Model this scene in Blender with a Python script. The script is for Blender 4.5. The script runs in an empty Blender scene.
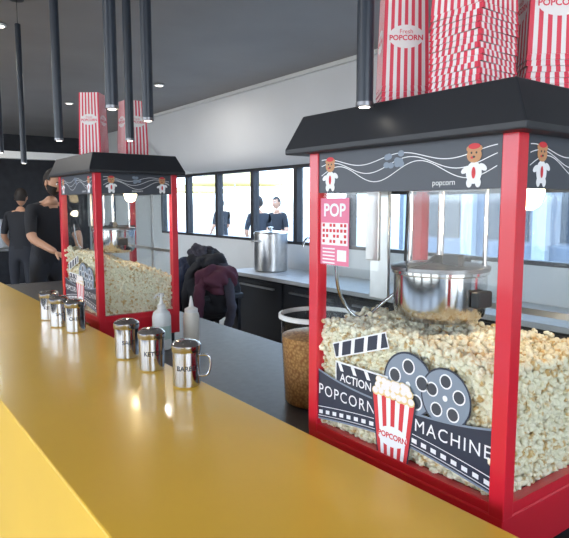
import bpy, bmesh, random
import numpy as np
from math import *
from mathutils import Vector, Matrix, noise
random.seed(7); rng=np.random.default_rng(7)
S=bpy.context.scene
S.view_settings.view_transform='Standard'
S.view_settings.exposure=0.42
# ---------------- materials
def M(name,col,rough=.5,metal=0,emit=None,es=0,noise_amt=0,scale=8,bump=0,bscale=60,spec=None,trans=0,coat=0,alpha=1):
    m=bpy.data.materials.new(name);m.use_nodes=True
    nt=m.node_tree;b=nt.nodes['Principled BSDF']
    b.inputs['Base Color'].default_value=(*col,1);b.inputs['Roughness'].default_value=rough;b.inputs['Metallic'].default_value=metal
    if spec is not None:b.inputs['Specular IOR Level'].default_value=spec
    if trans:b.inputs['Transmission Weight'].default_value=trans
    if coat:b.inputs['Coat Weight'].default_value=coat;b.inputs['Coat Roughness'].default_value=.08
    if emit:b.inputs['Emission Color'].default_value=(*emit,1);b.inputs['Emission Strength'].default_value=es
    tc=nt.nodes.new('ShaderNodeTexCoord')
    if noise_amt:
        n=nt.nodes.new('ShaderNodeTexNoise');n.inputs['Scale'].default_value=scale;n.inputs['Detail'].default_value=4
        nt.links.new(tc.outputs['Object'],n.inputs['Vector'])
        r=nt.nodes.new('ShaderNodeValToRGB')
        r.color_ramp.elements[0].position=.3;r.color_ramp.elements[1].position=.7
        r.color_ramp.elements[0].color=tuple(max(0,c*(1-noise_amt)) for c in col)+(1,)
        r.color_ramp.elements[1].color=tuple(min(1,c*(1+noise_amt)) for c in col)+(1,)
        nt.links.new(n.outputs['Fac'],r.inputs['Fac']);nt.links.new(r.outputs['Color'],b.inputs['Base Color'])
    if bump:
        n=nt.nodes.new('ShaderNodeTexNoise');n.inputs['Scale'].default_value=bscale
        nt.links.new(tc.outputs['Object'],n.inputs['Vector'])
        bp=nt.nodes.new('ShaderNodeBump');bp.inputs['Strength'].default_value=bump;bp.inputs['Distance'].default_value=.01
        nt.links.new(n.outputs['Fac'],bp.inputs['Height']);nt.links.new(bp.outputs['Normal'],b.inputs['Normal'])
    return m
def glass(name,tint=(.96,.975,.975),refl=.5,base=.03):
    m=bpy.data.materials.new(name);m.use_nodes=True;nt=m.node_tree
    for n in list(nt.nodes):
        if n.type!='OUTPUT_MATERIAL':nt.nodes.remove(n)
    o=nt.nodes['Material Output'];t=nt.nodes.new('ShaderNodeBsdfTransparent');g=nt.nodes.new('ShaderNodeBsdfGlossy')
    t.inputs[0].default_value=(*tint,1);g.inputs['Roughness'].default_value=.02
    lw=nt.nodes.new('ShaderNodeLayerWeight');lw.inputs[0].default_value=.5
    pw=nt.nodes.new('ShaderNodeMath');pw.operation='POWER';pw.inputs[1].default_value=5
    nt.links.new(lw.outputs['Facing'],pw.inputs[0])
    mu=nt.nodes.new('ShaderNodeMath');mu.operation='MULTIPLY_ADD';mu.inputs[1].default_value=refl;mu.inputs[2].default_value=base
    nt.links.new(pw.outputs[0],mu.inputs[0])
    mx=nt.nodes.new('ShaderNodeMixShader');nt.links.new(mu.outputs[0],mx.inputs[0]);nt.links.new(t.outputs[0],mx.inputs[1]);nt.links.new(g.outputs[0],mx.inputs[2]);nt.links.new(mx.outputs[0],o.inputs[0])
    return m
YEL=M('counter_yellow',(.88,.53,.05),.3,noise_amt=.03,scale=3,coat=.15)
RED=M('red_enamel',(.62,.012,.03),.3,coat=.3)
BLK=M('black_enamel',(.018,.02,.025),.45)
PEND=M('pendant_black',(.015,.022,.035),.35)
CHR=M('polished_steel',(.6,.6,.61),.12,1)
STL=M('brushed_steel',(.6,.6,.6),.3,1,noise_amt=.1,scale=20)
DSTL=M('dark_steel',(.2,.2,.21),.35,1)
GL=glass('case_glass')
WGL=glass('window_glass',(.8,.85,.88),.8)
BENCH=M('bench_dark',(.06,.06,.063),.4,noise_amt=.2,scale=30)
CABD=M('cabinet_black',(.012,.013,.016),.4)
TOPL=M('back_counter_top',(.5,.51,.51),.3,noise_amt=.08)
WALL=M('wall_paint',(.66,.68,.69),.7,noise_amt=.04,scale=2)
SOF=M('soffit_paint',(.72,.73,.75),.6,noise_amt=.04,scale=1)
CEIL=M('ceiling_grey',(.28,.262,.252),.6,noise_amt=.08,scale=1.5)
DARK=M('dark_wall',(.03,.032,.04),.7,noise_amt=.2)
FLOOR=M('floor_tile',(.35,.33,.31),.4,noise_amt=.2,scale=4)
WHT=M('white_plastic',(.8,.8,.79),.4)
WPR=M('white_print',(.85,.86,.88),.5)
NAVY=M('navy_print',(.022,.03,.055),.4)
BLU=M('greyblue_print',(.22,.27,.34),.5)
BAND=M('band_print',(.05,.058,.075),.4)
TAN=M('tan_print',(.55,.28,.13),.5)
BRED=M('red_print',(.65,.04,.05),.5)
PINK=M('pink_print',(.75,.2,.32),.5)
CARD=M('card_white',(.85,.8,.79),.6)
CRED=M('card_red',(.72,.05,.09),.55)
CPOP=M('popcorn_print',(.8,.62,.3),.6)
LAMP=M('lamp_warm',(1,.8,.5),.5,emit=(1,.75,.45),es=8)
LED=M('led_white',(1,1,1),.5,emit=(1,.93,.82),es=6)
MULL=M('window_mullion',(.03,.03,.035),.4)
SKIN=M('skin',(.5,.27,.17),.5)
HAIR=M('hair_dark',(.015,.01,.008),.6,bump=.5,bscale=120)
SHIRT=M('shirt_black',(.012,.013,.018),.8,bump=.3,bscale=20)
PANTS=M('trousers_dark',(.02,.022,.03),.8)
SHOE=M('shoe_black',(.01,.01,.01),.5)
EYE=M('eye_white',(.8,.8,.8),.3); LIP=M('lips',(.4,.13,.1),.5)
POP=bpy.data.materials.new('popcorn');POP.use_nodes=True
nt=POP.node_tree;b=nt.nodes['Principled BSDF'];b.inputs['Roughness'].default_value=.7
tc=nt.nodes.new('ShaderNodeTexCoord');n=nt.nodes.new('ShaderNodeTexNoise');n.inputs['Scale'].default_value=60;n.inputs['Detail'].default_value=3
r=nt.nodes.new('ShaderNodeValToRGB');e=r.color_ramp.elements;e[0].position=.34;e[0].color=(.68,.45,.18,1);e[1].position=.47;e[1].color=(.93,.87,.68,1)
nt.links.new(tc.outputs['Object'],n.inputs['Vector']);nt.links.new(n.outputs['Fac'],r.inputs['Fac']);nt.links.new(r.outputs['Color'],b.inputs['Base Color'])
KER=bpy.data.materials.new('corn_kernels');KER.use_nodes=True
nt=KER.node_tree;b=nt.nodes['Principled BSDF'];b.inputs['Roughness'].default_value=.4
tc=nt.nodes.new('ShaderNodeTexCoord');n=nt.nodes.new('ShaderNodeTexVoronoi');n.inputs['Scale'].default_value=110
r=nt.nodes.new('ShaderNodeValToRGB');e=r.color_ramp.elements;e[0].position=0;e[0].color=(.92,.55,.22,1);e[1].position=.8;e[1].color=(.45,.18,.06,1)
nt.links.new(tc.outputs['Object'],n.inputs['Vector']);nt.links.new(n.outputs['Distance'],r.inputs['Fac']);nt.links.new(r.outputs['Color'],b.inputs['Base Color'])
# ---------------- helpers
def link(o,parent=None):
    S.collection.objects.link(o)
    if parent is not None:o.parent=parent
    return o
def top(name,loc=(0,0,0),rz=0):
    o=bpy.data.objects.new(name,None);o.location=loc;o.rotation_euler=(0,0,rz);o.empty_display_size=.05;link(o);return o
def mk(name,V,Fc,mat,parent=None,smooth=False,midx=None,loc=(0,0,0),rot=(0,0,0)):
    me=bpy.data.meshes.new(name);me.from_pydata([tuple(v) for v in V],[],[tuple(f) for f in Fc])
    for m in (mat if isinstance(mat,(list,tuple)) else [mat]):me.materials.append(m)
    if midx is not None:me.polygons.foreach_set('material_index',midx)
    if smooth:me.polygons.foreach_set('use_smooth',[True]*len(me.polygons))
    me.update();o=bpy.data.objects.new(name,me);o.location=loc;o.rotation_euler=rot;return link(o,parent)
def box(name,lo,hi,mat,parent=None,bev=0,seg=2):
    bm=bmesh.new();bmesh.ops.create_cube(bm,size=1)
    for v in bm.verts:
        v.co=Vector([lo[i]+(v.co[i]+.5)*(hi[i]-lo[i]) for i in range(3)])
    if bev:bmesh.ops.bevel(bm,geom=bm.edges[:],offset=bev,segments=seg,affect='EDGES',profile=.5)
    me=bpy.data.meshes.new(name);bm.to_mesh(me);bm.free();me.materials.append(mat)
    return link(bpy.data.objects.new(name,me),parent)
def boxes(name,L,mat,parent=None):
    V=[];Fc=[]
    for lo,hi in L:
        n=len(V)
        for z in (lo[2],hi[2]):
            V+=[(lo[0],lo[1],z),(hi[0],lo[1],z),(hi[0],hi[1],z),(lo[0],hi[1],z)]
        Fc+=[(n+3,n+2,n+1,n),(n+4,n+5,n+6,n+7)]+[(n+i,n+(i+1)%4,n+4+(i+1)%4,n+4+i) for i in range(4)]
    return mk(name,V,Fc,mat,parent)
def lathe(name,prof,mat,parent=None,c=(0,0,0),segs=32,smooth=True,caps=True):
    V=[];Fc=[]
    for r_,z in prof:
        for i in range(segs):
            a=2*pi*i/segs;V.append((c[0]+r_*cos(a),c[1]+r_*sin(a),c[2]+z))
    for j in range(len(prof)-1):
        for i in range(segs):
            k=(i+1)%segs;Fc.append((j*segs+i,j*segs+k,(j+1)*segs+k,(j+1)*segs+i))
    if caps:
        Fc.append(tuple(range(segs))[::-1]);Fc.append(tuple((len(prof)-1)*segs+i for i in range(segs)))
    o=mk(name,V,Fc,mat,parent,smooth)
    if smooth:
        m=o.modifiers.new('es','EDGE_SPLIT');m.split_angle=radians(35)
    return o
def tube(name,pts,rad,mat,parent=None,cyc=False,bez=False):
    cu=bpy.data.curves.new(name,'CURVE');cu.dimensions='3D';cu.bevel_depth=rad;cu.bevel_resolution=3;cu.use_fill_caps=True
    sp=cu.splines.new('NURBS' if bez else 'POLY');sp.points.add(len(pts)-1)
    for p,q in zip(sp.points,pts):p.co=(*q,1)
    if bez:sp.order_u=3;sp.use_endpoint_u=True
    sp.use_cyclic_u=cyc;cu.materials.append(mat)
    return link(bpy.data.objects.new(name,cu),parent)
def text2d(s,size=1,align='CENTER',bold=0.0,space=1.0):
    cu=bpy.data.curves.new('t','FONT');cu.body=s;cu.size=size;cu.align_x=align;cu.align_y='CENTER';cu.offset=bold;cu.resolution_u=3;cu.space_character=space
    o=bpy.data.objects.new('t',cu);S.collection.objects.link(o)
    dg=bpy.context.evaluated_depsgraph_get();me=o.evaluated_get(dg).to_mesh()
    V=[(v.co.x,v.co.y) for v in me.vertices];Fc=[tuple(p.vertices) for p in me.polygons]
    o.evaluated_get(dg).to_mesh_clear();bpy.data.objects.remove(o);bpy.data.curves.remove(cu)
    return V,Fc
def ell(cx,cz,rx,rz,n=24,rot=0):
    V=[]
    for i in range(n):
        a=2*pi*i/n;x=rx*cos(a);z=rz*sin(a);V.append((cx+x*cos(rot)-z*sin(rot),cz+x*sin(rot)+z*cos(rot)))
    return V,[tuple(range(n))]
def rib(pts,w):
    V=[];Fc=[]
    for i,p in enumerate(pts):
        a=pts[max(0,i-1)];c=pts[min(len(pts)-1,i+1)];dx=c[0]-a[0];dz=c[1]-a[1];L=hypot(dx,dz) or 1
        V+=[(p[0]-dz/L*w/2,p[1]+dx/L*w/2),(p[0]+dz/L*w/2,p[1]-dx/L*w/2)]
    for i in range(len(pts)-1):Fc.append((2*i,2*i+1,2*i+3,2*i+2))
    return V,Fc
def strip(lo,hi):
    n=len(lo);return list(lo)+list(hi),[(i,i+1,n+i+1,n+i) for i in range(n-1)]
def poly(*p):return list(p),[tuple(range(len(p)))]
def merge(L):
    V=[];Fc=[]
    for v,f in L:
        n=len(V);V+=v;Fc+=[tuple(i+n for i in q) for q in f]
    return V,Fc
# ---------------- popcorn mass
def ico(sub):
    bm=bmesh.new();bmesh.ops.create_icosphere(bm,subdivisions=sub,radius=1)
    V=np.array([v.co[:] for v in bm.verts]);Fc=np.array([[v.index for v in f.verts] for f in bm.faces]);bm.free();return V,Fc
def protos(sub,lobes,n=8):
    V0,F0=ico(sub);P=[]
    for k in range(n):
        vs=[];fs=[]
        for l in range(lobes):
            d=rng.normal(size=3);d/=np.linalg.norm(d)
            rr=rng.uniform(.38,.62);V=V0*rr*rng.uniform(.85,1.15,size=3)+d*rng.uniform(.4,.68)
            fs.append(F0+len(V0)*l);vs.append(V)
        P.append((np.concatenate(vs),np.concatenate(fs)))
    return P
def scatter(name,pos,scale,P,mat,parent):
    Vs=[];Fs=[];off=0
    for p in pos:
        V,Fc=P[rng.integers(len(P))]
        q=rng.normal(size=4);q/=np.linalg.norm(q);w,x,y,z=q
        R=np.array([[1-2*(y*y+z*z),2*(x*y-z*w),2*(x*z+y*w)],[2*(x*y+z*w),1-2*(x*x+z*z),2*(y*z-x*w)],[2*(x*z-y*w),2*(y*z+x*w),1-2*(x*x+y*y)]])
        Vs.append(V@R.T*(scale*rng.uniform(.75,1.2))+np.array(p));Fs.append(Fc+off);off+=len(V)
    V=np.concatenate(Vs).astype(np.float32);Fc=np.concatenate(Fs).astype(np.int32)
    me=bpy.data.meshes.new(name);me.vertices.add(len(V));me.vertices.foreach_set('co',V.ravel())
    me.loops.add(Fc.size);me.loops.foreach_set('vertex_index',Fc.ravel());me.polygons.add(len(Fc))
    me.polygons.foreach_set('loop_start',np.arange(0,Fc.size,3,dtype=np.int32));me.polygons.foreach_set('loop_total',np.full(len(Fc),3,dtype=np.int32))
    me.polygons.foreach_set('use_smooth',np.ones(len(Fc),dtype=bool));me.materials.append(mat);me.update(calc_edges=True);me.validate()
    return link(bpy.data.objects.new(name,me),parent)
W=.53;DP=.39
def machine(loc,hi,hf,foot=0):
    T=top('popcorn_machine',loc)
    box('base_cabinet',(.0,.0,.02),(DP,W,.115),RED,T,.004)
    box('kernel_drawer',(-.006,.12,.03),(.003,W-.12,.09),CHR,T,.002)
    boxes('feet',[((x,y,-foot),(x+.03,y+.03,.022)) for x in (.02,DP-.05) for y in (.02,W-.05)],BLK,T)
    p=.03
    for i,(x,y) in enumerate([(0,0),(DP-p,0),(0,W-p),(DP-p,W-p)]):
        box('post_%d'%i,(x,y,.11),(x+p,y+p,.785),RED,T,.002)
    boxes('rails',[((.002,p,.112),(.022,W-p,.132)),((p,.002,.112),(DP-p,.022,.135)),((p,W-.022,.112),(DP-p,W-.002,.135)),((DP-.022,p,.112),(DP-.002,W-p,.132))],RED,T)
    boxes('glass_panels',[((.010,p,.13),(.013,W-p,.77)),((p,.010,.13),(DP-p,.013,.77)),((p,W-.013,.13),(DP-p,W-.010,.77)),((DP-.013,p,.13),(DP-.010,W-p,.77))],GL,T)
    boxes('door_frames',[((DP-.016,W/2-.008,.13),(DP-.006,W/2+.008,.68)),((DP-.016,p,.40),(DP-.006,W-p,.415))],STL,T)
    boxes('header_band',[((.004,p,.677),(.009,W-p,.78)),((p,.004,.677),(DP-p,.009,.78)),((p,W-.009,.677),(DP-p,W-.004,.78)),((DP-.009,p,.677),(DP-.004,W-p,.78))],BAND,T)
    a=[(-.03,-.03),(DP+.03,-.03),(DP+.03,W+.055),(-.03,W+.055)];t_=[(.0,.01),(DP,.01),(DP,W+.025),(0,W+.025)]
    V=[(x,y,.766) for x,y in a]+[(x,y,.778) for x,y in a]+[(x,y,.854) for x,y in t_]
    Fc=[(3,2,1,0),(8,9,10,11)]+[(j*4+i,j*4+(i+1)%4,j*4+4+(i+1)%4,j*4+4+i) for j in (0,1) for i in range(4)]
    o=mk('canopy',V,Fc,BLK,T);m=o.modifiers.new('b','BEVEL');m.width=.003;m.segments=2
    box('inner_roof',(.012,.012,.745),(DP-.012,W-.012,.762),DSTL,T)
    lathe('warming_lamp',[(.012,.74),(.014,.72),(.026,.70),(.03,.675),(.022,.65),(.008,.64)],LAMP,T,(.20,.10,0),20)
    box('lamp_bracket',(.16,.085,.735),(.24,.115,.745),STL,T)
    kx,ky=.19,.30
    lathe('kettle',[(.03,.395),(.085,.398),(.098,.41),(.102,.43),(.102,.498),(.106,.501),(.106,.507),(.099,.508)],CHR,T,(kx,ky,0),40)
    lathe('kettle_lid',[(.108,.508),(.108,.516),(.09,.520),(.03,.524),(.012,.54),(.006,.54)],DSTL,T,(kx,ky,0),40)
    boxes('lid_split',[((kx-.11,ky-.002,.510),(kx+.11,ky+.002,.527))],BLK,T)
    boxes('lid_handle',[((kx-.03,ky-.07,.517),(kx-.01,ky-.03,.545))],BLK,T)
    tube('drive_shaft',[(kx,ky,.53),(kx,ky,.745)],.008,CHR,T)
    tube('hanger_rod',[(kx-.02,ky+.07,.50),(kx-.02,ky+.07,.74)],.005,CHR,T)
    tube('hanger_rod_b',[(kx+.05,ky-.08,.50),(kx+.05,ky-.08,.74)],.005,CHR,T)
    box('motor_housing',(kx-.06,ky-.08,.68),(kx+.06,ky+.08,.742),DSTL,T,.005)
    box('exhaust_plate',(.17,.44,.42),(.18,.50,.73),STL,T,.002)
    box('exhaust_plate_b',(.12,.425,.52),(.13,.465,.73),STL,T,.002)
    tube('tilt_handle',[(kx,ky+.10,.46),(kx-.03,ky+.14,.42),(kx-.07,ky+.17,.37),(.09,ky+.20,.40),(.06,ky+.205,.47),(.06,ky+.2,.53)],.004,CHR,T,bez=True)
    tube('power_cable',[(kx,ky+.1,.45),(kx+.05,ky+.15,.43),(kx+.08,ky+.17,.6),(kx+.06,ky+.15,.74)],.004,BLK,T,bez=True)
    box('kettle_clip',(kx-.025,ky-.12,.435),(kx+.025,ky-.1,.47),BLK,T,.004)
    pos=[];st=.0145 if hi else .018
    x0,x1,y0,y1=.024,DP-.024,.024,W-.024
    for y in np.arange(y0,y1,st):
        for z in np.arange(.14,hf(0.02,y),st):pos.append((x0+rng.uniform(0,.008),y+rng.normal()*.004,z+rng.normal()*.004))
    for x in np.arange(x0,x1,st):
        for z in np.arange(.14,hf(x,0.02),st):pos.append((x+rng.normal()*.004,y0+rng.uniform(0,.008),z+rng.normal()*.004))
        for z in np.arange(.14,hf(x,W),st*1.3):pos.append((x+rng.normal()*.004,y1-rng.uniform(0,.008),z+rng.normal()*.004))
    for y in np.arange(y0,y1,st*1.3):
        for z in np.arange(.14,hf(x1,y),st*1.3):pos.append((x1-rng.uniform(0,.008),y+rng.normal()*.004,z+rng.normal()*.004))
    for x in np.arange(x0,x1,st*.9):
        for y in np.arange(y0,y1,st*.9):pos.append((min(max(x+rng.normal()*.004,x0),x1),min(max(y+rng.normal()*.004,y0),y1),hf(x,y)+rng.uniform(-.008,.006)))
    scatter('popcorn',pos,.0102 if hi else .0125,protos(2,5) if hi else protos(1,5),POP,T)
    N=12;V=[];Fc=[]
    for i in range(N+1):
        for j in range(N+1):
            x=.030+(DP-.060)*i/N;y=.030+(W-.060)*j/N;V.append((x,y,hf(x,y)-.009))
    for i in range(N+1):
        for j in range(N+1):
            V.append((V[i*(N+1)+j][0],V[i*(N+1)+j][1],.13))
    K=(N+1)**2
    for i in range(N):
        for j in range(N):
            a0=i*(N+1)+j;Fc.append((a0,a0+N+1,a0+N+2,a0+1))
            if i==0:Fc.append((a0,a0+1,a0+1+K,a0+K))
            if i==N-1:Fc.append((a0+N+1,a0+N+1+K,a0+N+2+K,a0+N+2))
            if j==0:Fc.append((a0,a0+K,a0+N+1+K,a0+N+1))
            if j==N-1:Fc.append((a0+1,a0+N+2,a0+N+2+K,a0+1+K))
    mk('popcorn_core',V,Fc,POP,T)
    def dec(name,sh,mat,d,side=0,base=.0035,jit=0):
        V,Fc=sh;off=[0]*len(V)
        if jit:
            for k,f in enumerate(Fc):
                for i in f:off[i]=k*jit
        if side==0:V3=[(base-d-o,W-s,z) for (s,z),o in zip(V,off)]
        else:V3=[(s,base-d-o,z) for (s,z),o in zip(V,off)]
        return mk(name,V3,Fc,mat,T)
    for side,Lx in ((0,W),(1,DP)):
        cx=Lx/2
        L=[]
        for k in range(3):
            L.append(rib([(p+.01+(Lx-2*p-.02)*i/60,.715+.012*k*1.1+ (.018*sin(i/60*Lx/W*4*pi+.6*k)*(1-.25*k))) for i in range(61)],.0016))
        dec('wave_lines',merge(L),WPR,0,side)
        nb=[.07,Lx-.085] if side==0 else [.075,Lx-.075]
        for bi,c in enumerate(nb):
            dec('bear_body_%d'%bi,merge([ell(c,.705,.016,.019),ell(c-.018,.71,.009,.005,rot=.5),ell(c+.018,.714,.009,.005,rot=-.6),ell(c-.009,.688,.006,.008),ell(c+.009,.688,.006,.008)]),WPR,.0004,side,jit=.00002)
            dec('bear_head_%d'%bi,merge([ell(c,.735,.015,.013),ell(c-.011,.746,.005,.005),ell(c+.011,.746,.005,.005)]),TAN,.0008,side,jit=.00002)
            dec('bear_hat_%d'%bi,merge([ell(c,.750,.012,.005),ell(c,.705,.004,.010),ell(c-.004,.731,.003,.002)]),BRED,.0012,side,jit=.00002)
            dec('bear_eyes_%d'%bi,merge([ell(c-.005,.739,.002,.002,8),ell(c+.005,.739,.002,.002,8),ell(c,.732,.003,.002,8)]),BLK,.0016,side)
        V,Fc=text2d('popcorn',.015)
        dec('band_text',([(x+Lx*.72 if side==0 else x+cx,y+.69) for x,y in V],Fc),WPR,.0006,side)
        L=[ell(cx*.98+rng.uniform(-.02,.02),.738+rng.uniform(-.012,.012),.008,.006) for _ in range(9)]
        dec('band_popcorn',merge(L),BLU,.0003,side,jit=.00003)
    g=lambda n,sh,m,d,jit=0:dec(n,sh,m,d,0,.0092,jit)
    def up(s):return .248-.010*sin((s-.03)/.475*pi)+.014*abs(2*(s-.03)/.475-1)**3
    def dn(s):return .176-.002-.026*abs(2*(s-.03)/.475-1)**1.5
    ss=[.03+.475*i/60 for i in range(61)]
    for k,(c,z,r_) in enumerate(((.304,.294,.066),(.395,.290,.058))):
        g('reel_rim_%d'%k,ell(c,z,r_,r_,40),NAVY,0+.0003*k)
        g('reel_disc_%d'%k,ell(c,z,r_*.94,r_*.94,40),BLU,.0002+.0003*k)
        g('reel_holes_%d'%k,merge([ell(c+r_*.56*cos(a),z+r_*.56*sin(a),r_*.25,r_*.25,16) for a in [2*pi*i/5+.3 for i in range(5)]]+[ell(c,z,r_*.1,r_*.1,12)]),WPR,.0008)
        g('reel_hub_%d'%k,merge([ell(c+r_*.56*cos(a),z+r_*.56*sin(a),r_*.2,r_*.2,16) for a in [2*pi*i/5+.3 for i in range(5)]]),BAND,.0010)
    def rot(P_,o,a):return [(o[0]+(x-o[0])*cos(a)-(z-o[1])*sin(a),o[1]+(x-o[0])*sin(a)+(z-o[1])*cos(a)) for x,z in P_]
    g('clapper_border',merge([poly((.088,.20),(.25,.20),(.25,.298),(.088,.298)),(rot([(.088,.303),(.262,.303),(.262,.338),(.088,.338)],(.088,.303),.32),[(0,1,2,3)])]),WPR,.0012)
    g('clapper_board',merge([poly((.092,.204),(.246,.204),(.246,.294),(.092,.294)),(rot([(.091,.306),(.259,.306),(.259,.335),(.091,.335)],(.088,.303),.32),[(0,1,2,3)])]),NAVY,.0016)
    L=[]
    for i in range(4):
        x=.1+.042*i;L.append((rot([(x,.306),(x+.012,.306),(x+.024,.335),(x+.012,.335)],(.088,.303),.32),[(0,1,2,3)]))
        L.append(poly((x-.003,.294),(x+.008,.294),(x+.017,.277),(x+.006,.277)))
    g('clapper_stripes',merge(L),WPR,.0020)
    V,Fc=text2d('ACTION',.026,bold=.0004);g('clapper_text',([(x+.155,z+.262) for x,z in V],Fc),WPR,.0021)
    g('banner_border',strip([(s,dn(s)-.004) for s in ss],[(s,up(s)+.004) for s in ss]),BLU,.0024)
    g('banner',strip([(s,dn(s)) for s in ss],[(s,up(s)) for s in ss]),NAVY,.0028)
    L=[]
    for i in range(0,60,3):
        s=ss[i]+.004;z=dn(s)+.010;L.append(poly((s,z),(s+.013,dn(s+.013)+.010),(s+.013,dn(s+.013)+.019),(s,z+.009)))
    g('sprocket_holes',merge(L),WPR,.0032)
    g('film_lines',merge([rib([(s,dn(s)+.027) for s in ss],.0016),rib([(s,dn(s)+.005) for s in ss],.0014)]),WPR,.0032)
    for t,c in (('POPCORN',.125),('MACHINE',.412)):
        V,Fc=text2d(t,.036,space=1.18);g('banner_text_'+t.lower(),([(x*.98+c,z*1.0+(up(x+c)+dn(x+c)+.027)/2) for x,z in V],Fc),WPR,.0034)
    bs=lambda u,v:(.268+(u-.5)*(.068+.046*v),.092+.165*v-.004*sin(u*pi))
    L0=[];L1=[]
    for i in range(9):
        q=poly(bs(i/9,0),bs((i+1)/9,0),bs((i+1)/9,1),bs((i+.5)/9,1.035),bs(i/9,1));(L0 if i%2==0 else L1).append(q)
    g('bag_outline',poly(bs(-.04,-.02),bs(1.04,-.02),bs(1.04,1.02),bs(-.04,1.02)),NAVY,.0037)
    g('bag_red_stripes',merge(L0),BRED,.0040);g('bag_white_stripes',merge(L1),WPR,.0040)
    g('bag_oval',ell(.268,.175,.040,.022,24,.1),WPR,.0044)
    V,Fc=text2d('POPCORN',.0165,bold=.0005);g('bag_text',([(x+.268,z+.175) for x,z in V],Fc),BRED,.0047)
    rg=random.Random(3);L=[];L2=[]
    for i in range(7):
        for j in range(3):
            x=.268+(i-3)*.0155*(1-.12*j)+rg.uniform(-.003,.003);z=.262+.012*j+rg.uniform(-.002,.002)
            L.append(ell(x,z,.011,.0095,12));L2.append(ell(x+rg.uniform(-.002,.002),z+.0015,.008,.007,10))
    g('bag_popcorn',merge(L),CPOP,.0044,.00004)
    g('bag_popcorn_tops',merge(L2),CARD,.0044+.00004*22,.00002)
    return T,dec
def hfR(x,y):return .376+.018*noise.noise(Vector((x*9,y*9,1)))-.02*(x/.39)+.02*(y/.53-.5)
def hfL(x,y):return .40+.02*noise.noise(Vector((x*9,y*9,3)))-.12*(x/.39)+.02*(y/.53)
MR,decR=machine((.87,.545,.90),True,hfR)
ML,decL=machine((.87,2.54,.922),False,hfL,.022)
g=lambda n,sh,m,d:decR(n,sh,m,d,0,.0092)
g('poster',poly((.032,.515),(.128,.515),(.128,.665),(.032,.665)),PINK,.001)
g('poster_white',merge([poly((.036,.56),(.124,.56),(.124,.61),(.036,.61)),poly((.09,.525),(.12,.525),(.12,.55),(.09,.55))]+[poly((.04,.553-.008*i),(.082,.553-.008*i),(.082,.55-.008*i),(.04,.55-.008*i)) for i in range(5)]),WPR,.0014)
g('poster_pattern',merge([poly((.04+.012*i,.565+.012*j),(.048+.012*i,.565+.012*j),(.048+.012*i,.572+.012*j),(.04+.012*i,.572+.012*j)) for i in range(7) for j in range(4) if (i*j+i)%3!=1]),BRED,.0018)
V,Fc=text2d('POP',.04,bold=.001);g('poster_text',([(x+.08,z+.637) for x,z in V],Fc),WPR,.0018)
# ---------------- counter
box('serving_counter',(.29,-1.6,0),(.79,6.2,1.05),YEL,None,.004)
T=top('prep_bench',(0,0,0))
box('bench_top',(.795,-1.5,.86),(1.62,5.2,.90),BENCH,T,.003)
box('bench_cabinet',(.83,-1.5,0),(1.58,5.15,.86),CABD,T)
T=top('back_counter',(0,0,0))
box('worktop',(3.05,-1.5,.865),(3.64,5.1,.90),TOPL,T,.003)
box('carcass',(3.10,-1.5,0.1),(3.64,5.08,.865),CABD,T)
boxes('plinth',[((3.14,-1.5,0),(3.64,5.0,.1))],BLK,T)
boxes('door_panels',[((3.085,-1.4+.8*i,.14),(3.10,-.64+.8*i,.84)) for i in range(8)],BLK,T)
boxes('door_handles',[((3.06,-1.3+.8*i,.78),(3.085,-.74+.8*i,.795)) for i in range(8)],STL,T)
boxes('sink_rim',[((3.2,4.1,.899),(3.55,4.5,.901))],STL,T)
# ---------------- room
box('floor',(-5,-4,-.05),(3.7,11.1,0),FLOOR)
box('ceiling',(-5,-4,2.75),(3.8,11.1,2.85),CEIL)
box('wall_far',(-5,11,0),(3.7,11.1,2.75),DARK)
boxes('wall_back',[((3.65,-4,0),(3.75,11,1.15)),((3.65,-4,1.95),(3.75,11,2.75)),((3.65,-4,1.15),(3.75,1.6,1.95)),((3.65,7.9,1.15),(3.75,11,1.95))],WALL)
V=[];Fc=[]
ys=[-4]+[6.6+1.4*sin(i/12*pi/2) for i in range(13)]
for k,y in enumerate(ys):
    zb=1.95 if y<=6.6 else 1.95+.8*(1-sqrt(max(0,1-((y-6.6)/1.4)**2)))
    for j in range(5):
        f_=j/4;z=2.75-(2.75-zb)*f_;g_=max(0,(2.75-z)/.8)
        V.append((3.42+.21*g_**1.5,y,z))
    V.append((3.645,y,zb))
for k in range(len(ys)-1):
    for j in range(5):Fc.append((k*6+j,k*6+j+1,k*6+7+j,k*6+6+j))
mk('soffit',V,Fc,SOF,None,True)
box('trim_1',(3.38,-4,2.715),(3.415,8,2.748),WHT)
boxes('trim_2',[((-5,9,2.2),(3.4,9.15,2.3))],WHT)
for i in range(8):
    y0=1.6+6.3*i/8;y1=1.6+6.3*(i+1)/8
    T=top('window_%d'%(i+1),(3.7,y0,1.15))
    L=y1-y0;w=.03
    boxes('frame',[((-.04,0,0),(.04,w,.8)),((-.04,L-w,0),(.04,L,.8)),((-.04,w,0),(.04,L-w,w)),((-.04,w,.8-w),(.04,L-w,.8))],MULL,T)
    boxes('pane',[((-.004,w,w),(.004,L-w,.8-w))],WGL,T)
boxes('window_9',[((-5,-4+2.5*i,0),(-4.9,-3.5+2.5*i,2.75)) for i in range(7)]+[((-5,-4,0),(-4.9,11,.5))],MULL)  # unseen dark columns and low wall, added for streak reflections in the steel
boxes('added_rear_wall',[((-5,-4.1,0),(-2.5,-4,2.75)),((1.5,-4.1,0),(3.7,-4,2.75))],WALL)  # out-of-view wall segments behind the camera, added to give reflections contrast
box('ground_outside',(3.8,-10,-.2),(60,60,-.1),M('terrace',(.45,.43,.4),.8,noise_amt=.1))
UMB=M('umbrella_yellow',(.75,.55,.2),.8)
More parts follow.
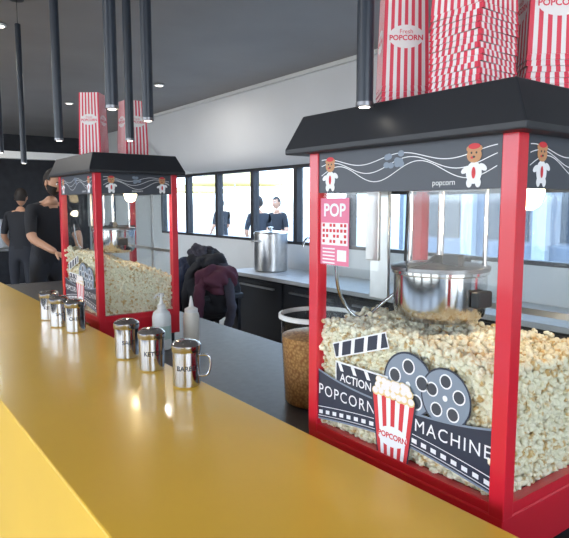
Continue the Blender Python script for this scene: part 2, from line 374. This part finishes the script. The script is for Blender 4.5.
for (x,y) in ((9,14.5),(13,24)):
    T=top('parasol',(x,y,-.1))
    lathe('canopy',[(1.4,2.25),(1.4,2.2),(.9,2.5),(.05,2.75)][::-1],UMB,T,segs=8,smooth=False,caps=False)
    tube('pole',[(0,0,0),(0,0,2.75)],.03,WHT,T)
    lathe('foot',[(.3,0),(.3,.06),(.05,.08)],DSTL,T)
T=top('annex_building',(10,2.5,-.1))
box('facade',(-.15,-9,0),(.15,6.5,3.6),M('annex_paint',(.18,.2,.24),.7,noise_amt=.1,scale=2),T)
boxes('facade_piers',[((-.3,-9+1.5*i,0),(-.15,-8.75+1.5*i,3.6)) for i in range(11)],M('annex_pier',(.4,.42,.44),.7),T)
boxes('dark_glazing',[((-.18,-8.6+1.5*i,1.0),(-.152,-7.7+1.5*i,2.3)) for i in range(10)],M('annex_glazing',(.04,.05,.065),.2),T)
for x,y in ((1.9,2.9),(.2,5.5),(1.4,8),(-1.5,1.5),(-1.5,4.5),(2.6,5.6),(2.9,2.2),(.9,4.4),(2.2,7.2)):
    T=top('downlight',(x,y,2.74))
    lathe('ring',[(.05,0),(.05,-.008),(.038,-.012),(.038,0)],WHT,T)
    lathe('lens',[(.036,-.002),(.036,-.006)],LED,T)
for x,y,z in ((.686,2.388,1.8),(.575,1.525,1.8),(.906,2.224,1.8),(.74,1.675,1.8),(.825,.85,1.742),(.884,3.81,1.8),(.613,3.094,1.8)):
    T=top('pendant_lamp',(x,y,z))
    R_=.0165
    lathe('tube',[(R_,.0),(R_,.8),(R_-.003,.803)],PEND,T,segs=24)
    lathe('ring',[(R_-.004,-.003),(R_+.0008,-.002),(R_+.0008,.006),(R_-.001,.006)],DSTL,T,segs=24)
    lathe('lens',[(R_-.006,-.004),(R_-.006,-.002)],LED,T,segs=16)
    tube('cord',[(0,0,.8),(0,0,2.75-z)],.0018,BLK,T)
    lathe('ceiling_rose',[(.04,2.735-z),(.04,2.75-z)],BLK,T)
# ---------------- shakers
def shaker(x,y,label,ha):
    T=top('seasoning_shaker',(x,y,1.05),ha)
    r=.038
    lathe('body',[(r-.004,0),(r,.004),(r,.096),(r+.0015,.097),(r+.0015,.101)],CHR,T)
    lathe('lid',[(r+.002,.099),(r+.003,.101),(r+.003,.116),(r-.001,.121),(r-.012,.127),(.006,.130),(.001,.130)],CHR,T)
    pts=[(r-.001,0,.085),(r+.018,0,.088),(r+.028,0,.078),(r+.028,0,.045),(r+.018,0,.025),(r-.001,0,.028)]
    tube('handle',pts,.0035,CHR,T,bez=True)
    L=[]
    for k in range(3):
        for i in range(6*(k+1)):
            a=2*pi*i/(6*(k+1));L.append(ell(.008*(k+1)*cos(a),.008*(k+1)*sin(a),.0014,.0014,8))
    V,Fc=merge(L);mk('holes',[(a,b_,.1306-(hypot(a,b_)/.026)**2*.0035+.0006) for a,b_ in V],Fc,BLK,T)
    if label:
        V,Fc=text2d(label,.019,bold=.0003)
        A0=atan2(-y,-x)-ha+.15
        V3=[]
        for a,b_ in V:
            th=A0+a/(r+.0006);V3.append(((r+.0006)*cos(th),(r+.0006)*sin(th),.055+b_))
        mk('label_text',V3,Fc,BLK,T)
for a in ((.737,1.45,'BARBEC',-.6),(.726,1.658,'KETCH',1.4),(.72,1.842,'SALT',1.2),(.711,2.352,'CHEESE',1.3),(.689,2.492,'SALT',1.5),(.697,2.673,'KETCH',1.4)):shaker(*a)
# ---------------- bottles
T=top('pump_bottle',(1.12,2.44,.90))
lathe('bottle',[(.036,0),(.042,.005),(.042,.15),(.036,.17),(.016,.185),(.014,.19)],M('bottle_white',(.75,.78,.78),.35),T)
lathe('label',[(.0425,.05),(.0425,.11)],M('label_green',(.45,.6,.55),.5),T,caps=False)
lathe('pump_collar',[(.018,.185),(.018,.205),(.008,.21),(.006,.24),(.014,.242),(.014,.255)],WHT,T)
tube('pump_spout',[(0,0,.25),(-.03,-.02,.252),(-.045,-.03,.24)],.005,WHT,T)
T=top('squeeze_bottle',(1.28,2.46,.90))
lathe('bottle',[(.034,0),(.038,.004),(.038,.13),(.034,.145),(.028,.15)],M('bottle_translucent',(.72,.68,.6),.3),T)
lathe('cap',[(.031,.148),(.031,.165),(.012,.175),(.004,.225),(.003,.225)],WHT,T)
# ---------------- kernel bucket
T=top('kernel_bucket',(1.23,1.47,.90))
lathe('tub',[(.105,0),(.110,.004),(.124,.285),(.128,.285)],glass('tub_plastic',(.88,.9,.9),1),T,caps=False)
lathe('rim',[(.123,.283),(.131,.283),(.131,.296),(.124,.298)],WHT,T,caps=False)
lathe('kernels',[(.104,.004),(.108,.01),(.119,.225),(.08,.235),(.001,.24)],KER,T)
# ---------------- stacks
def cup_stack(x,y,z,w,h,n,rz,NS=13,jag=0):
    T=top('popcorn_box_stack',(x,y,z),rz)
    V=[];Fc=[];mi=[];rg=random.Random(int(x*1000))
    def shell(z0,z1,w0,w1,tw=0):
        for s in range(4):
            a=s*pi/2+tw
            for i in range(NS):
                q=[]
                for (u,zz,ww) in ((i/NS,z0,w0),((i+1)/NS,z0,w0),((i+1)/NS,z1,w1),(i/NS,z1,w1)):
                    lx=(u-.5)*ww;ly=-ww/2;q.append(len(V));V.append((lx*cos(a)-ly*sin(a),lx*sin(a)+ly*cos(a),zz))
                Fc.append(tuple(q));mi.append(i%2)
        q=[len(V)+k for k in range(4)]
        V.extend([(-w1/2,-w1/2,z1),(w1/2,-w1/2,z1),(w1/2,w1/2,z1),(-w1/2,w1/2,z1)]);Fc.append(tuple(q));mi.append(1)
    st=.011
    for k in range(n):
        z0=k*st;shell(z0,z0+st*1.0,w*(1+.01*(k%2)),w*.965,rg.uniform(-jag,jag))
    z0=n*st;shell(z0,h,w*.985,w*.88)
    mk('cartons',V,Fc,[CRED,CARD],T,midx=mi)
    for s in (0,3,1):
        a=s*pi/2
        def pl(sh,d):
            out=[]
            for u,v in sh[0]:
                ww=w*.985-(w*.105)*((v-z0)/(h-z0));ly=-ww/2-d;out.append((u*cos(a)-ly*sin(a),u*sin(a)+ly*cos(a),v))
            return out,sh[1]
        c=z0+(h-z0)*.5
        V2,F2=pl(ell(0,c,w*.37,w*.24,28),.0008);mk('label_oval',V2,F2,CARD,T)
        t=text2d('POPCORN',w*.15,bold=w*.004);V2,F2=pl(([(x,y+c-w*.03) for x,y in t[0]],t[1]),.0014);mk('label_text',V2,F2,CRED,T)
        t=text2d('Fresh',w*.13);V2,F2=pl(([(x,y+c+w*.1) for x,y in t[0]],t[1]),.0014);mk('label_script',V2,F2,CRED,T)
zc=1.755
cup_stack(.95,.87,zc,.095,.225,3,radians(-38),13)
cup_stack(.955,.70,zc,.112,.27,13,0,15,.05)
cup_stack(1.13,.655,zc,.115,.27,7,radians(-40),13,.03)
cup_stack(.97,2.82,zc+.022,.105,.29,4,radians(-40),13)
cup_stack(1.13,2.74,zc+.022,.11,.26,6,0)
# ---------------- back counter items
T=top('stock_pot',(3.36,4.75,.903))
lathe('pot',[(.155,0),(.165,.01),(.165,.36),(.172,.362),(.172,.37),(.16,.37)],STL,T)
lathe('lid',[(.17,.37),(.16,.385),(.02,.40),(.015,.42),(.03,.43),(.001,.435)],STL,T)
tube('handle_a',[(-.16,-.05,.3),(-.2,-.05,.3),(-.2,.05,.3),(-.16,.05,.3)],.008,STL,T)
T=top('side_table',(1.9,9.9,0))
box('table_top',(-.7,-.35,.86),(.7,.35,.9),STL,T,.004)
boxes('legs',[((x,y,0),(x+.05,y+.05,.86)) for x in (-.68,.63) for y in (-.33,.28)]+[((-.66,-.31,.25),(.66,.31,.28))],STL,T)
T=top('stock_pot',(1.80,9.78,.903))
lathe('pot',[(.19,0),(.2,.01),(.2,.42),(.208,.422),(.208,.43),(.19,.43)],STL,T)
tube('handle_a',[(-.19,-.05,.3),(-.24,-.05,.3),(-.24,.05,.3),(-.19,.05,.3)],.008,STL,T)
T=top('kitchen_tap',(3.5,4.2,.90))
tube('spout',[(0,0,0),(0,0,.28),(-.02,.0,.34),(-.09,0,.36),(-.16,0,.33),(-.17,0,.27)],.011,CHR,T,bez=True)
lathe('base',[(.025,0),(.025,.04),(.012,.05)],CHR,T)
# ---------------- coats
T=top('coat_pile',(2.50,4.47,0))
boxes('stool_legs',[((x,y,0),(x+.03,y+.03,.75)) for x in (-.2,.17) for y in (-.2,.17)],BLK,T)
box('stool_seat',(-.22,-.22,.75),(.22,.22,.8),BLK,T,.01)
CB=M('coat_black',(.012,.012,.016),.85);CM=M('coat_maroon',(.08,.018,.035),.85);CN=M('coat_navy',(.015,.02,.045),.85);CP=M('coat_grey',(.05,.045,.06),.85)
def lump(name,c,sz,mat,seed,amp=.04):
    bm=bmesh.new();bmesh.ops.create_icosphere(bm,subdivisions=5,radius=1)
    for v in bm.verts:
        d=v.co.normalized();q=Vector((d.x*1.6+seed,d.y*1.6,d.z*.7))
        w1=noise.noise(q*1.1+Vector((9,2,seed)))
        r1=sin(6*(d.x*.6+d.y)+5*w1+seed);r2=sin(11*(d.y-d.z*.5)+7*w1+seed*2)
        k=amp*(r1*.45+r2*.25+w1*1.2)
        v.co=Vector((c[0]+d.x*(sz[0]+k),c[1]+d.y*(sz[1]+k),c[2]+d.z*(sz[2]+k*.8)))
    me=bpy.data.meshes.new(name);bm.to_mesh(me);bm.free();me.materials.append(mat)
    for p in me.polygons:p.use_smooth=True
    link(bpy.data.objects.new(name,me),T)
def sleeve(name,pts,r0,mat,seed):
    V=[];Fc=[];n=28;m=18
    P_=[Vector(p) for p in pts]
    for i in range(n+1):
        t=i/n*(len(P_)-1);k=min(int(t),len(P_)-2);f_=t-k
        c=P_[k].lerp(P_[k+1],f_);rr=r0*(1-.3*i/n)*(1+.1*sin(i*1.9+seed))
        for j in range(m):
            a=2*pi*j/m;z=rr*(1+.2*noise.noise(Vector((cos(a)*2+seed,sin(a)*2,i*.35))))
            V.append((c.x+z*cos(a),c.y+z*sin(a),c.z+.3*z*cos(a+seed)))
    for i in range(n):
        for j in range(m):Fc.append((i*m+j,i*m+(j+1)%m,(i+1)*m+(j+1)%m,(i+1)*m+j))
    Fc.append(tuple(range(m)));Fc.append(tuple(n*m+j for j in range(m)))
    mk(name,V,Fc,mat,T,True)
lump('jacket_a',(0,0,.78),(.24,.30,.22),CB,1.3)
lump('jacket_b',(-.03,-.17,.93),(.17,.17,.12),CM,4.1)
lump('jacket_c',(-.05,.19,.95),(.17,.19,.13),CN,7.7)
lump('jacket_d',(.0,.03,1.06),(.14,.20,.10),CB,9.2)
lump('jacket_e',(-.02,.10,1.13),(.10,.13,.06),CP,2.6)
sleeve('sleeve_a',[(-.12,-.16,1.0),(-.2,-.2,.85),(-.22,-.2,.6),(-.2,-.17,.45)],.055,CM,1)
sleeve('sleeve_b',[(-.1,.12,1.02),(-.22,.12,.9),(-.25,.1,.62),(-.22,.12,.42)],.06,CN,3)
sleeve('sleeve_c',[(.05,-.12,1.08),(.02,-.28,.95),(.03,-.33,.7),(0,-.3,.5)],.05,CP,5)
sleeve('sleeve_d',[(-.05,0,1.1),(-.18,-.03,1.0),(-.24,-.04,.8),(-.24,-.05,.55)],.05,CB,6)
# ---------------- people
def skinmesh(verts,edges,radii,mats,labf,sub=2):
    me=bpy.data.meshes.new('sk');me.from_pydata(verts,edges,[]);o=bpy.data.objects.new('sk',me);S.collection.objects.link(o)
    o.modifiers.new('s','SKIN').use_smooth_shade=True
    sv=me.skin_vertices[0].data
    for i,r_ in enumerate(radii):
        sv[i].radius=r_ if isinstance(r_,tuple) else (r_,r_)
        sv[i].use_root=(i==0)
    o.modifiers.new('u','SUBSURF').levels=sub
    dg=bpy.context.evaluated_depsgraph_get();dg.update();m=o.evaluated_get(dg).to_mesh()
    V=[tuple(v.co) for v in m.vertices];Fc=[tuple(p.vertices) for p in m.polygons]
    mi=[labf(Vector(m.polygons[i].center)) for i in range(len(m.polygons))]
    o.evaluated_get(dg).to_mesh_clear();bpy.data.objects.remove(o)
    return V,Fc,mi
def person(name,loc,rz,J,shirt,headrot=(0,0,0),beard=True,sc=1):
    T=top(name,loc,rz);T.scale=(sc,sc,sc)
    names=['pelvis','spine','chest','neck','nk2','shL','elL','wrL','shR','elR','wrR','hpL','knL','anL','toL','hpR','knR','anR','toR']
    Rd=dict(pelvis=(.15,.11),spine=(.135,.10),chest=(.16,.11),neck=.062,nk2=.055,sh=.07,el=.045,wr=.028,hp=.09,kn=.06,an=.042,to=.035)
    vs=[J[n] for n in names];rad=[Rd.get(n) or Rd[n[:2]] for n in names]
    ix={n:i for i,n in enumerate(names)}
    E=[('pelvis','spine'),('spine','chest'),('chest','neck'),('neck','nk2'),('chest','shL'),('shL','elL'),('elL','wrL'),('chest','shR'),('shR','elR'),('elR','wrR'),('pelvis','hpL'),('hpL','knL'),('knL','anL'),('anL','toL'),('pelvis','hpR'),('hpR','knR'),('knR','anR'),('anR','toR')]
    segs=[(Vector(J[a]),Vector(J[b_]),a,b_) for a,b_ in E]
    def lab(c):
        best=None
        for A_,B_,a,b_ in segs:
            t=max(0,min(1,(c-A_).dot(B_-A_)/max(1e-9,(B_-A_).length_squared)));d=(c-(A_+(B_-A_)*t)).length
            if best is None or d<best[0]:best=(d,a,b_,t)
        _,a,b_,t=best
        if b_=='nk2' or (b_=='neck' and t>.9):return 1
        if b_[:2]=='wr':return 1
        if b_[:2]=='el':return 0 if t<.85 else 1
        if b_[:2] in('hp','kn','an'):return 2
        if b_[:2]=='to':return 3
        return 0
    V,Fc,mi=skinmesh(vs,[(ix[a],ix[b_]) for a,b_ in E],rad,None,lab)
    mk('body',V,Fc,[shirt,SKIN,PANTS,SHOE],T,True,mi)
    for s in 'LR':
        e_=Vector(J['el'+s]);w_=Vector(J['wr'+s]);d=(w_-e_).normalized();side=d.cross(Vector((0,0,1))).normalized() if abs(d.z)<.95 else Vector((0,1,0));up=side.cross(d)
        vs=[w_-d*.01,w_+d*.04,w_+d*.08];rd=[.025,(.036,.018),(.038,.016)];ed=[(0,1),(1,2)]
        for k in range(4):
            o_=side*(.03-.02*k);b0=w_+d*.085+o_;ln=[.06,.07,.066,.05][k];i0=len(vs)
            vs+=[b0,b0+d*ln*.5-up*.012,b0+d*ln*.85-up*.035];rd+=[.0095,.0085,.007];ed+=[(2,i0),(i0,i0+1),(i0+1,i0+2)]
        i0=len(vs);vs+=[w_+d*.035+side*.035,w_+d*.065+side*.06-up*.01,w_+d*.09+side*.065-up*.02];rd+=[.012,.01,.008];ed+=[(1,i0),(i0,i0+1),(i0+1,i0+2)]
        V,Fc,mi=skinmesh([tuple(v) for v in vs],ed,rd,None,lambda c:0,1)
        mk('hand_'+s,V,Fc,SKIN,T,True)
    H=bpy.data.objects.new('head',None);link(H,T);H.location=Vector(J['nk2'])+Vector((.015,0,.03));H.rotation_euler=headrot
    bm=bmesh.new();bmesh.ops.create_uvsphere(bm,u_segments=32,v_segments=24,radius=1)
    for v in bm.verts:
        x,y,z=v.co;X=x*.098;Y=y*.076;Z=z*.118+.09
        if z<0:X*=1-.12*(-z);Y*=1-.28*(-z)**1.3
        if x>0:
            nz=exp(-((y*.076)/.012)**2-((z+.12)/.17)**2)*.024;X+=nz*x
            X-=.008*exp(-((abs(y)*.076-.03)/.014)**2-((z-.12)/.1)**2)
            X+=.006*exp(-((y*.076)/.025)**2-((z+.85)/.2)**2)
        v.co=(X,Y,Z)
    me=bpy.data.meshes.new('skull');bm.to_mesh(me);bm.free();me.materials.append(SKIN);me.materials.append(HAIR)
    for p in me.polygons:
        p.use_smooth=True;c=p.center
        if beard and c.z<.075 and c.x>-.02 and not(abs(c.y)<.022 and c.z>.035 and c.x>.06):p.material_index=1
    link(bpy.data.objects.new('skull',me),H)
    bm=bmesh.new();bmesh.ops.create_uvsphere(bm,u_segments=32,v_segments=24,radius=1)
    dl=[]
    for v in bm.verts:
        x,y,z=v.co;k=1+.05*noise.noise(v.co*5)
        v.co=(x*.106*k-.008,y*.086*k,z*.122*k+.103)
        if (x>.45 and z<.45+.1*y) or (z<-.62) or (x>-.25 and z<-.2) or (x>.1 and z<.1):dl.append(v)
    bmesh.ops.delete(bm,geom=dl,context='VERTS')
    me=bpy.data.meshes.new('hair');bm.to_mesh(me);bm.free();me.materials.append(HAIR)
    for p in me.polygons:p.use_smooth=True
    link(bpy.data.objects.new('hair',me),H)
    for s in (1,-1):
        bm=bmesh.new();bmesh.ops.create_uvsphere(bm,u_segments=12,v_segments=8,radius=1)
        for v in bm.verts:v.co=(v.co.x*.018-.005,v.co.y*.008+s*.082,v.co.z*.03+.085)
        me=bpy.data.meshes.new('ear');bm.to_mesh(me);bm.free();me.materials.append(SKIN);link(bpy.data.objects.new('ear',me),H)
        bm=bmesh.new();bmesh.ops.create_uvsphere(bm,u_segments=12,v_segments=8,radius=.011)
        me=bpy.data.meshes.new('eye');bm.to_mesh(me);bm.free();me.materials.append(EYE);o=link(bpy.data.objects.new('eye',me),H);o.location=(.078,s*.03,.1)
        box('brow',(.086,s*.03-.014,.117),(.094,s*.03+.014,.123),HAIR,H)
        box('iris',(.0875,s*.03-.004,.096),(.0895,s*.03+.004,.104),BLK,H,.001)
    box('mouth',(.082,-.02,.034),(.092,.02,.042),LIP,H,.003)
    return T
def stand(lean=0,armL=None,armR=None):
    J=dict(pelvis=(0,0,.95),spine=(.01+lean*.2,0,1.12),chest=(.01+lean*.6,0,1.34-.04*lean),neck=(.02+lean,0,1.50-.1*lean),nk2=(.04+lean*1.1,0,1.57-.1*lean))
    c=J['chest']
    for s,k in (('L',1),('R',-1)):
        J['sh'+s]=(c[0]+.01,k*.17,c[2]+.09);J['hp'+s]=(0,k*.09,.88);J['kn'+s]=(.02,k*.1,.5);J['an'+s]=(-.01,k*.11,.09);J['to'+s]=(.13,k*.13,.04)
        J['el'+s]=(c[0]+.02,k*.24,c[2]-.19);J['wr'+s]=(c[0]+.16,k*.2,c[2]-.34)
    if armL:J['elL'],J['wrL']=armL
    if armR:J['elR'],J['wrR']=armR
    return J
person('bearded_man',(1.57,6.05,.0),radians(-80),stand(.12,((.2,.22,1.18),(.42,.12,1.06)),((.2,-.22,1.18),(.42,-.1,1.06))),SHIRT,(0,radians(18),radians(10)),True,1.05)
person('standing_man',(1.90,8.60,0),radians(60),stand(.05),SHIRT,(0,radians(10),0),False,.98)
person('pedestrian',(6.3,9.3,-.1),radians(60),stand(0),PANTS,(0,0,0),False)
person('pedestrian',(7.2,9.9,-.1),radians(200),stand(.03),SHIRT,(0,0,0),False)
person('pedestrian',(7.4,12.5,-.1),radians(100),stand(.03),SHIRT,(0,0,0),False)
# ---------------- world/lights/camera
w=bpy.data.worlds.new('sky');S.world=w;w.use_nodes=True;nt=w.node_tree;bg=nt.nodes['Background']
tc=nt.nodes.new('ShaderNodeTexCoord');sx=nt.nodes.new('ShaderNodeSeparateXYZ');rp=nt.nodes.new('ShaderNodeValToRGB')
rp.color_ramp.elements[0].position=0;rp.color_ramp.elements[0].color=(.35,.36,.36,1)
rp.color_ramp.elements[1].position=.5;rp.color_ramp.elements[1].color=(.52,.7,1,1)
e_=rp.color_ramp.elements.new(.02);e_.color=(.82,.91,1,1)
nt.links.new(tc.outputs['Generated'],sx.inputs[0]);nt.links.new(sx.outputs['Z'],rp.inputs['Fac']);nt.links.new(rp.outputs['Color'],bg.inputs['Color']);bg.inputs['Strength'].default_value=7.0
def area(loc,size,en,col,rot=(0,0,0)):
    l=bpy.data.lights.new('l','AREA');l.size=size;l.energy=en;l.color=col;o=bpy.data.objects.new('ceiling_light',l);o.location=loc;o.rotation_euler=rot;link(o)
for x,y in ((.2,5.5),(1.4,8),(-1.5,1.5),(-1.5,4.5),(2.6,5.6)):area((x,y,2.72),.09,10,(1,.96,.9))
for x,y in ((1.07,.645),(1.07,2.64)):
    l=bpy.data.lights.new('warming_bulb','POINT');l.energy=1.2;l.color=(1,.78,.5);l.shadow_soft_size=.02
    o=bpy.data.objects.new('warming_bulb_light',l);o.location=(x,y,1.50);link(o)
cd=bpy.data.cameras.new('cam');cam=bpy.data.objects.new('camera',cd);link(cam)
cd.sensor_width=36;cd.lens=36*590/569;cd.clip_start=.02
cam.location=(0,0,1.55);cam.rotation_euler=(radians(90-6.2),0,radians(-36.6));S.camera=cam
